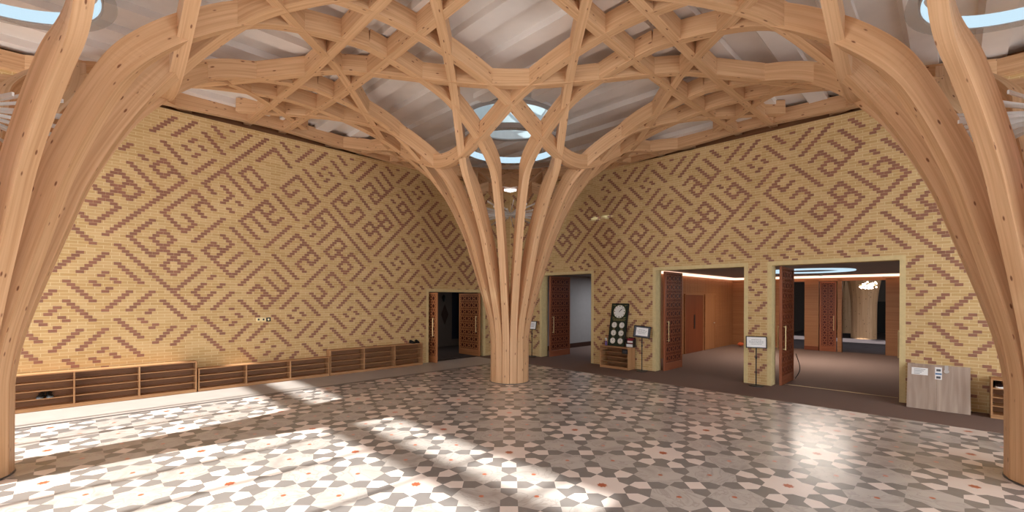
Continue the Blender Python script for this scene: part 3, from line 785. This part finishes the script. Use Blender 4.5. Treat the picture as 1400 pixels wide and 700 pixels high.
# ------------------------------------------------------------------ shoe racks
def fittag(o): return o
def shoe_rack(F, s0, s1, w_front, depth, hgt, rows, divs, lab, grp='open wooden shoe racks along the walls'):
    """s0<s1 in metres; local x runs to the viewer's right, y into the wall"""
    left = s1 if F is PL else s0
    W = s1-s0
    o = empty('shoe_rack', lab, 'shoe rack', F(left, w_front), grp); o.rotation_euler = (0, 0, PI/4 if F is PL else -PI/4)
    t = .022; base = .05
    bm = bm_new(); box(bm, 0, W, 0, depth, hgt-t, hgt); bevel(bm, .002); link('top_board', bm, OAK, o)
    bm = bm_new(); box(bm, 0, W, .01, depth, 0, base); bevel(bm, .002); link('plinth', bm, OAK, o)
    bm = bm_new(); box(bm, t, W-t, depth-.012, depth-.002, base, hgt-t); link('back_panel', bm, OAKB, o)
    xs = [0]+[(d if F is PR else W-d) for d in divs]+[W]; xs.sort()
    for i, x in enumerate(xs):
        x0 = 0 if i == 0 else (W-t if i == len(xs)-1 else x-t/2)
        bm = bm_new(); box(bm, x0, x0+t, 0, depth-.002, base, hgt-t, 0, 'z'); link('side_panel' if i in (0, len(xs)-1) else 'divider', bm, OAK, o)
    for i in range(len(xs)-1):
        a = xs[i]+(t if i == 0 else t/2)+.001; b = xs[i+1]-(t if i == len(xs)-2 else t/2)-.001
        for r in range(rows):
            z = base+r*(hgt-t-base)/rows
            bm = bm_new(); box(bm, a, b, .008, depth-.014, z+.001, z+.013); link('shelf', bm, OAK, o)
    return o
RWD = -.135*H; RDEP = .125*H
def sl(px): return sL(px, RWD/H)*H
TALL = .325*H; LOW = .245*H
a, b = sl(578.8), sl(452.0)
shoe_rack(PL, a, b, RWD, RDEP, TALL, 4, [sl(540.6)-a, sl(498.7)-a], 'tall wooden shoe rack beside the left doorway, with a black shoe pair on top')
a, b = sl(450.8), sl(271.5)
shoe_rack(PL, a, b, RWD, RDEP, LOW, 3, [sl(397.7)-a, sl(337.6)-a], 'low three-tier wooden shoe rack in the middle of the left wall')
a, b = sl(269.5), sl(-40)
rk = shoe_rack(PL, a, b, RWD, RDEP, TALL, 4, [sl(191)-a, sl(101.7)-a], 'long four-tier wooden shoe rack at the left end, holding one pair of dark shoes')
def s_r(px, w):                # right frame, into the room negative, in H
    t = (px-697)/606; K = 8.15+w*S2; d = K/(1+t); return ((t*d-(d-5.38))+2.77)/S2
a, b = s_r(820.3, -.22)*H, s_r(859.2, -.22)*H
shoe_rack(PR, a, b, -.22*H, .19*H, .315*H, 4, [], 'short wooden shoe rack carrying the green clock board')
a = s_r(1355.5, -.215)*H
rk4 = shoe_rack(PR, a, a+.62*H, -.215*H, .19*H, .335*H, 4, [], 'wooden shoe rack at the right end, partly hidden by the timber column')

def shoe(name, mat, lab, p, rz, L=.27, grp=None, heel=0, sole=None):
    o = empty(name, lab, 'shoe', p, grp); o.rotation_euler = (0, 0, rz)
    prof = [(-.5, .30, .32), (-.38, .34, .34), (-.2, .32, .30), (-.05, .30, .24), (.12, .36, .20), (.3, .38, .16), (.43, .30, .12), (.5, .12, .07)]
    bm = bm_new(); R = []
    for x, w, h in prof:
        ringv = []
        for k in range(10):
            a_ = 2*PI*k/10; ringv.append(bm.verts.new((x*L, math.cos(a_)*w*L*.5, .02+h*L*(.5+.5*math.sin(a_)))))
        R.append(ringv)
    for i in range(len(R)-1):
        for k in range(10): bm.faces.new((R[i][k], R[i][(k+1) % 10], R[i+1][(k+1) % 10], R[i+1][k]))
    bm.faces.new(R[0][::-1]); bm.faces.new(R[-1]); bmesh.ops.recalc_face_normals(bm, faces=bm.faces)
    link('upper', bm, mat, o, smooth=True)
    bm = bm_new(); pts = [(x*L*1.02, w*L*.54) for x, w, h in prof]
    out = [(x, -w) for x, w in pts]+[(x, w) for x, w in pts[::-1]]
    lo = [bm.verts.new((x, y, 0)) for x, y in out]; hi = [bm.verts.new((x, y, .022)) for x, y in out]
    bm.faces.new(lo[::-1]); bm.faces.new(hi)
    for i in range(len(out)): j = (i+1) % len(out); bm.faces.new((lo[i], lo[j], hi[j], hi[i]))
    link('sole', bm, sole or BLACKM, o)
    bm = bm_new(); ring(bm, .028, .042, .30*L, .34*L, 16); bmesh.ops.translate(bm, vec=(-.27*L, 0, 0), verts=bm.verts); link('collar', bm, BLACKM, o)
    return o
zsh = .05+1*(TALL-.022-.05)/4+.013
SH = plain('black leather', srgb(30, 34, 36), .35, .5)
s1 = sL(56, -.07)*H; s2 = sL(68, -.07)*H
shoe('shoe', SH, 'left shoe of the dark pair in the long rack', PL(s1, -.072*H, zsh), -PI/4-.15, .215, 'pair of dark shoes in the long rack', sole=plain('grey sole', srgb(110, 116, 118), .6))
shoe('shoe', SH, 'right shoe of the dark pair in the long rack', PL(s2, -.072*H, zsh), -PI/4+.1, .215, 'pair of dark shoes in the long rack', sole=plain('grey sole', srgb(110, 116, 118), .6))
s1 = sL(570.8, -.07)*H; s2 = sL(564.2, -.07)*H
shoe('shoe', BLACKM, 'black shoe on top of the rack by the left doorway, nearer the doorway', PL(s1, -.07*H, TALL), -PI/4-.2, .215, 'black shoes on top of the rack')
shoe('shoe', BLACKM, 'black shoe on top of the rack by the left doorway, farther from the doorway', PL(s2, -.07*H, TALL), -PI/4+.1, .215, 'black shoes on top of the rack')
zt = .05+3*(.335*H-.022-.05)/4+.013
s1 = s_r(1366, -.12)*H
shoe('shoe', plain('dark brown leather', srgb(50, 34, 32), .35), 'dark shoe on the top tier of the right-hand rack, left of the silver one', PR(s1, -.12*H, zt), -PI/4-PI/2+.1, .25, 'shoes on the right-hand rack', sole=PAPER)
shoe('shoe', plain('silver grey leather', srgb(140, 140, 144), .35), 'silver grey shoe on the top tier of the right-hand rack', PR(s1+.17, -.12*H, zt), -PI/4-PI/2-.1, .25, 'shoes on the right-hand rack', sole=PAPER)
shoe('shoe', SH, 'black shoe on the top tier of the right-hand rack, nearest the column', PR(s1+.34, -.12*H, zt), -PI/4-PI/2+.1, .25, 'shoes on the right-hand rack')

# ------------------------------------------------------------------ clock board
bs0, bs1 = 2.178*H, 2.446*H
BWd = bs1-bs0; BHt = .625*H
lean = math.atan2(.12, .61)
cb = empty('clock_board', 'tall dark green board with one big and six small white clocks, leaning on the wall', 'clock board', PR((bs0+bs1)/2, -.135*H, .315*H+.004))
cb.rotation_euler = (-lean, 0, -PI/4)
bm = bm_new(); box(bm, -BWd/2, BWd/2, 0, .03, 0, BHt, 0, 'z'); bevel(bm, .005); link('board', bm, GREEN, cb)
bm = bm_new()
for x0, x1, z0, z1 in ((-BWd/2-.008, -BWd/2+.008, 0, BHt), (BWd/2-.008, BWd/2+.008, 0, BHt), (-BWd/2, BWd/2, BHt-.012, BHt+.004)): box(bm, x0, x1, -.008, .034, z0, z1)
link('rim', bm, BLACK, cb)
def dial(x, z, r, hh, mm, big):
    bm = bm_new(); cyl(bm, (x, -.006, z), (x, .0, z), r, n=40)
    for k in range(12):
        a_ = k*PI/6; c_, s_ = math.sin(a_), math.cos(a_)
        q = .86*r; wv = .055*r if k % 3 else .08*r
        vs = [(x+c_*q+dx, -.0075, z+s_*q+dz) for dx, dz in ((-wv, -wv), (wv, -wv), (wv, wv), (-wv, wv))]; poly(bm, vs, 1)
    d = link('clock_face', bm, [FACE, BLACK], cb)
    bm = bm_new()
    V = [[bm.verts.new((x+q*math.cos(2*PI*i/40), y, z+q*math.sin(2*PI*i/40))) for i in range(40)] for q, y in ((r, -.006), (r*1.05, -.006), (r*1.05, 0), )]
    for i in range(40):
        j = (i+1) % 40
        for k in (0, 1): bm.faces.new((V[k][i], V[k][j], V[k+1][j], V[k+1][i]))
    link('clock_rim', bm, GOLD, d)
    bm = bm_new()
    for ang, L, wv in ((hh, .5*r, .05*r), (mm, .78*r, .035*r)):
        c_, s_ = math.sin(ang), math.cos(ang); n_ = (s_*wv, -c_*wv)
        poly(bm, [(x-c_*.1*r+n_[0], -.009, z-s_*.1*r+n_[1]), (x-c_*.1*r-n_[0], -.009, z-s_*.1*r-n_[1]), (x+c_*L-n_[0]*.6, -.009, z+s_*L-n_[1]*.6), (x+c_*L+n_[0]*.6, -.009, z+s_*L+n_[1]*.6)])
    link('hands', bm, BLACK, d)
dial(0, BHt*.81, .178, math.radians(38), math.radians(48), True)
for i, zz in enumerate((.49, .305, .12)):
    for j, xx in enumerate((-.118, .118)):
        h = (i*2+j)
        dial(xx, BHt*zz, .080, math.radians((150, 120, 160, 125, 30, 20)[h]), math.radians((0, 30, 180, 90, 0, 0)[h]), False)
bm = bm_new()
for zc, w_ in ((.632, .20), (.60, .17)):
    x = -w_
    while x < w_:
        ww = random.uniform(.012, .035); box(bm, x, x+ww, -.002, .001, BHt*zc-.008, BHt*zc+.008); x += ww+.008
for zz in (.395, .21):
    for xx in (-.118, .118): box(bm, xx-.04, xx+.04, -.002, .001, BHt*zz-.006, BHt*zz+.006)
for sx in (-1, 1):
    for zc in (.955, .67):
        for q in range(5): box(bm, sx*(.15+q*.018)-.006, sx*(.15+q*.018)+.006, -.002, .001, BHt*zc-.02+q*.006, BHt*zc+.01)
link('gold_lettering', bm, GOLD, cb)
# things around the board
RT = .315*H
bt = empty('sanitiser_bottle', 'small white and purple pump bottle on the short rack, left of the clock board', 'bottle', PR(2.16*H-.04, -.12*H, RT))
bm = bm_new(); cyl(bm, (0, 0, 0), (0, 0, .10), .032, .032, 14); cyl(bm, (0, 0, .10), (0, 0, .125), .032, .012, 14); link('bottle_body', bm, PURPLE, bt)
bm = bm_new(); cyl(bm, (0, 0, .125), (0, 0, .18), .014, .014, 10); box(bm, -.03, .012, -.01, .01, .18, .20); link('pump', bm, PAPER, bt)
lt = empty('leaflet_tray', 'small dark tray holding leaflets on the short rack, right of the clock board', 'tray', PR(2.525*H, -.11*H, RT)); lt.rotation_euler = (0, 0, -PI/4)
bm = bm_new(); box(bm, -.10, .12, -.05, .10, 0, .01); box(bm, -.10, -.09, -.05, .10, .01, .22); box(bm, .11, .12, -.05, .10, .01, .22); box(bm, -.09, .11, .09, .10, .01, .26); link('tray', bm, BLACK, lt)
bm = bm_new(); box(bm, -.085, .105, .0, .07, .10, .235); link('leaflets', bm, REDC, lt)
bm = bm_new(); box(bm, -.085, .105, -.045, -.01, .011, .085); link('white_leaflets', bm, PAPER, lt)
bm = bm_new(); box(bm, -.08, .10, -.002, .0, .12, .17); link('printed_band', bm, PAPER, lt)
sg_ = empty('shelf_notice', 'small black notice with white symbols fixed to the front of the short rack', 'notice', PR(s_r(854, -.235)*H, -.222*H, RT-.105)); sg_.rotation_euler = (0, 0, -PI/4)
bm = bm_new(); box(bm, -.085, .085, -.006, 0, -.06, .06); link('plate', bm, BLACK, sg_)
bm = bm_new()
for x in (-.05, -.01, .03): box(bm, x, x+.022, -.0075, -.006, -.02, .025)
box(bm, -.06, .06, -.0075, -.006, -.042, -.034); link('symbols', bm, INK, sg_)

# ------------------------------------------------------------------ notice stands
def stand(s, w, zc, fw, fh, lab, pw, ph, tilt=0.0, yaw=0.0, roll=0.0, mat=PAPER, base_r=.15):
    o = empty('notice_stand', lab, 'sign stand', PR(s, w), 'black notice stands along the right wall'); o.rotation_euler = (0, 0, -PI/4+yaw)
    bm = bm_new(); cyl(bm, (0, 0, 0), (0, 0, .015), base_r, base_r*.97, 32); link('base', bm, BLACK, o)
    bm = bm_new(); cyl(bm, (0, 0, .015), (0, 0, zc-.05), .0125, n=12); link('pole', bm, BLACK, o)
    bm = bm_new(); cyl(bm, (0, 0, zc*.62), (0, 0, zc*.62+.05), .019, n=12); link('collar', bm, BLACK, o)
    M = Matrix.Translation((0, -.02, zc)) @ Matrix.Rotation(roll, 4, 'Y') @ Matrix.Rotation(-tilt, 4, 'X')
    bm = bm_new(); t = .018
    for x0, x1, z0, z1 in ((-fw/2, fw/2, fh/2-t, fh/2), (-fw/2, fw/2, -fh/2, -fh/2+t), (-fw/2, -fw/2+t, -fh/2+t, fh/2-t), (fw/2-t, fw/2, -fh/2+t, fh/2-t)): box(bm, x0, x1, -.014, .008, z0, z1)
    bm.transform(M); link('sign_frame', bm, BLACK, o)
    bm = bm_new(); box(bm, -fw/2+t, fw/2-t, -.004, .006, -fh/2+t, fh/2-t); bm.transform(M); bk = link('sign_backing', bm, mat, o)
    bm = bm_new(); box(bm, -pw/2, pw/2, -.006, -.004, -ph/2, ph/2)
    for k in range(4):
        z = ph*.25-k*ph*.15; L = pw*(.26, .4, .38, .3)[k]; x = -L
        while x < L:
            ww = min(random.uniform(.015, .04), L-x); box(bm, x, x+ww, -.0068, -.006, z-.004, z+.004, 1); x += ww+.008
    bm.transform(M); link('paper', bm, [PAPER, INK], bk)
    return o
stand(2.718*H, -.125*H, .545*H, .43, .32, 'black notice stand with tilted framed sign, right of the clock board', .30, .22, tilt=.35, yaw=.45, roll=.10, mat=INK)
stand(4.154*H, -.115*H, .505*H, .41, .26, 'black notice stand with white framed sign in front of the brick pier between two doorways', .36, .21, tilt=.2, yaw=.35)
stand(.642*H, -.10*H, .54*H, .36, .28, 'black notice stand half hidden behind the central timber column', .30, .22, tilt=.25, yaw=.2)

# ------------------------------------------------------------------ grey oak panel leaning on the right wall
pw = .418*H; phh = .425*H; ln2 = math.asin(.17/.425)
pn = empty('leaning_panel', 'grey wood-effect board leaning on the brick wall right of the doorways, with taped papers', 'panel', PR(5.458*H, -.20*H, .002)); pn.rotation_euler = (-ln2*.9, 0, -PI/4)
bm = bm_new(); box(bm, 0, pw*.48, 0, .03, 0, phh, 0, 'z'); link('board', bm, GREYOAK, pn)
bm = bm_new(); box(bm, pw*.483, pw, 0, .03, 0, phh, 0, 'z'); link('board', bm, GREYOAK, pn)
bm = bm_new(); box(bm, .07*pw, .34*pw, -.002, 0, phh*.75, phh*.91); l1 = link('taped_label', bm, PAPER, pn); l1['label'] = 'wide white taped label'
bm = bm_new()
for k in range(4): box(bm, (.11)*pw, (.30-.03*k)*pw, -.0032, -.002, phh*(.87-.033*k), phh*(.878-.033*k))
link('printed_text', bm, INK, l1)
bm = bm_new(); box(bm, .455*pw, .565*pw, -.002, 0, phh*.68, phh*.95); l2 = link('taped_label', bm, PAPER, pn); l2['label'] = 'narrow white taped label with two small pictures'
bm = bm_new(); box(bm, .475*pw, .545*pw, -.0032, -.002, phh*.70, phh*.75); box(bm, .475*pw, .545*pw, -.0032, -.002, phh*.86, phh*.91); link('printed_picture', bm, INK, l2)
bm = bm_new(); box(bm, .46*pw, .56*pw, -.0032, -.002, phh*.785, phh*.82); link('blue_band', bm, BLUEINK, l2)
bm = bm_new(); cyl(bm, (.635*pw, -.012, phh*.87), (.635*pw, 0, phh*.87), .034, n=20); box(bm, .605*pw, .665*pw, -.006, 0, phh*.91, phh*1.0); link('metal_ring_pull', bm, STEEL, pn)

# ------------------------------------------------------------------ sockets
for k, px in enumerate((353.5, 360.2, 367)):
    s = sL(px)*H; z = H-(436.5-406.3)/606*(8.15/(1+(697-px)/606))*H
    o = empty('wall_socket', 'brass wall plate on the left brick wall, %s of three in a row' % ('left', 'middle', 'right')[k], 'socket', PL(s, 0, z), 'brass socket plates on the left wall'); o.rotation_euler = (0, 0, PI/4)
    bm = bm_new(); box(bm, -.045, .045, -.010, 0, -.045, .045); bevel(bm, .003); link('plate', bm, BRASS if k < 2 else BLACK, o)
    bm = bm_new(); box(bm, -.018, .018, -.013, -.010, -.022, .022); link('insert', bm, BLACK if k < 2 else BRASS, o)

# ------------------------------------------------------------------ white spoked fittings inside the columns
for T, lb in ((Vector((0, 0, 0)), 'white spoked fan of thin strips inside the central timber column'), (G2*A, 'white spoked fan of thin strips inside the left timber column'), (G1*A, 'white spoked fan of thin strips inside the right timber column')):
    o = empty('spoked_fitting', lb, 'fitting', (T.x, T.y, 2.02*H), 'white spoked fittings inside the columns')
    bm = bm_new(); cyl(bm, (0, 0, -.03), (0, 0, .03), .05, n=16); link('hub', bm, WHITE, o)
    for k in range(48):
        a_ = 2*PI*(k+.5)/48; z1 = (.09, -.03, .03, -.09)[k % 4]
        d = Vector((math.cos(a_), math.sin(a_), 0)); n_ = Vector((-d.y, d.x, 0))*.008
        bm = bm_new(); R_ = .56*H
        vs = []
        for r, z, hh in ((.04, 0, .012), (R_, z1, .018)):
            for sx, sz in ((-1, -1), (1, -1), (1, 1), (-1, 1)):
                p = d*r+n_*sx; vs.append(bm.verts.new((p.x, p.y, z+sz*hh)))
        for f in ((0, 1, 2, 3), (7, 6, 5, 4), (0, 4, 5, 1), (1, 5, 6, 2), (2, 6, 7, 3), (3, 7, 4, 0)): bm.faces.new([vs[i] for i in f])
        bmesh.ops.recalc_face_normals(bm, faces=bm.faces); link('spoke', bm, WHITE, o)

# ------------------------------------------------------------------ light
w = bpy.data.worlds.new('sky'); sc.world = w; w.use_nodes = True
bg = w.node_tree.nodes['Background']; bg.inputs['Color'].default_value = srgb(214, 220, 226); bg.inputs['Strength'].default_value = 2.4
sun = bpy.data.lights.new('sun', 'SUN'); sun.energy = 6.0; sun.angle = math.radians(1.0); sun.color = (1, .97, .92)
so = bpy.data.objects.new('sun', sun); C.objects.link(so)
el = math.atan(.614); dirn = Vector((math.cos(el)/S2, math.cos(el)/S2, -math.sin(el)))
so.rotation_euler = dirn.to_track_quat('-Z', 'Y').to_euler(); so.location = (-8, -20, 12)
def lamp(loc, e, size, col=(1, .8, .6), name='lamp'):
    l = bpy.data.lights.new(name, 'AREA'); l.energy = e; l.size = size; l.color = col; l.shape = 'DISK'
    o = bpy.data.objects.new(name, l); o.location = loc; C.objects.link(o); return o
lamp(PR(4.1*H, 2.7*H, LC-.05), 70, 2.3, (1, .88, .76), 'lobby_downlight')
lamp(PR(3.0*H, 3.6*H, LC-.05), 8, .5, (1, .72, .45), 'lobby_warm_light')
lamp(PR(1.3*H, 2.2*H, LC-.05), 30, .5, (.9, .93, 1), 'corridor_light')
lamp(PL(1.2*H, .9*H, 1.3*H), 5, .4, (1, .9, .8), 'washroom_fill')  # added fill, brightens the dim wall behind the plaque
lamp(PR(12.5*H, 6.5*H, HL-.05), 14, 1.2, (.85, .88, 1), 'hall_fill')  # added fill that lifts the ambient level of the dark hall

# ------------------------------------------------------------------ camera
cd = bpy.data.cameras.new('camera'); cam = bpy.data.objects.new('camera', cd); C.objects.link(cam)
cam.location = (0, -YC, H); cd.sensor_width = 36; cd.lens = 606/1400*36
cd.shift_x = 3/1400; cd.shift_y = 58/1400; cd.clip_start = .02
ROLL = math.radians(.235)
cam.matrix_world = Matrix.Translation((0, -YC, H)) @ Matrix.Rotation(-ROLL, 4, 'Y') @ Matrix.Rotation(PI/2, 4, 'X')
sc.camera = cam
sc.view_settings.view_transform = 'Standard'; sc.view_settings.look = 'None'
sc.view_settings.gamma = 1; sc.view_settings.use_curve_mapping = False
sc.view_settings.exposure = 1.2
sc.cycles.max_bounces = 10; sc.cycles.diffuse_bounces = 6
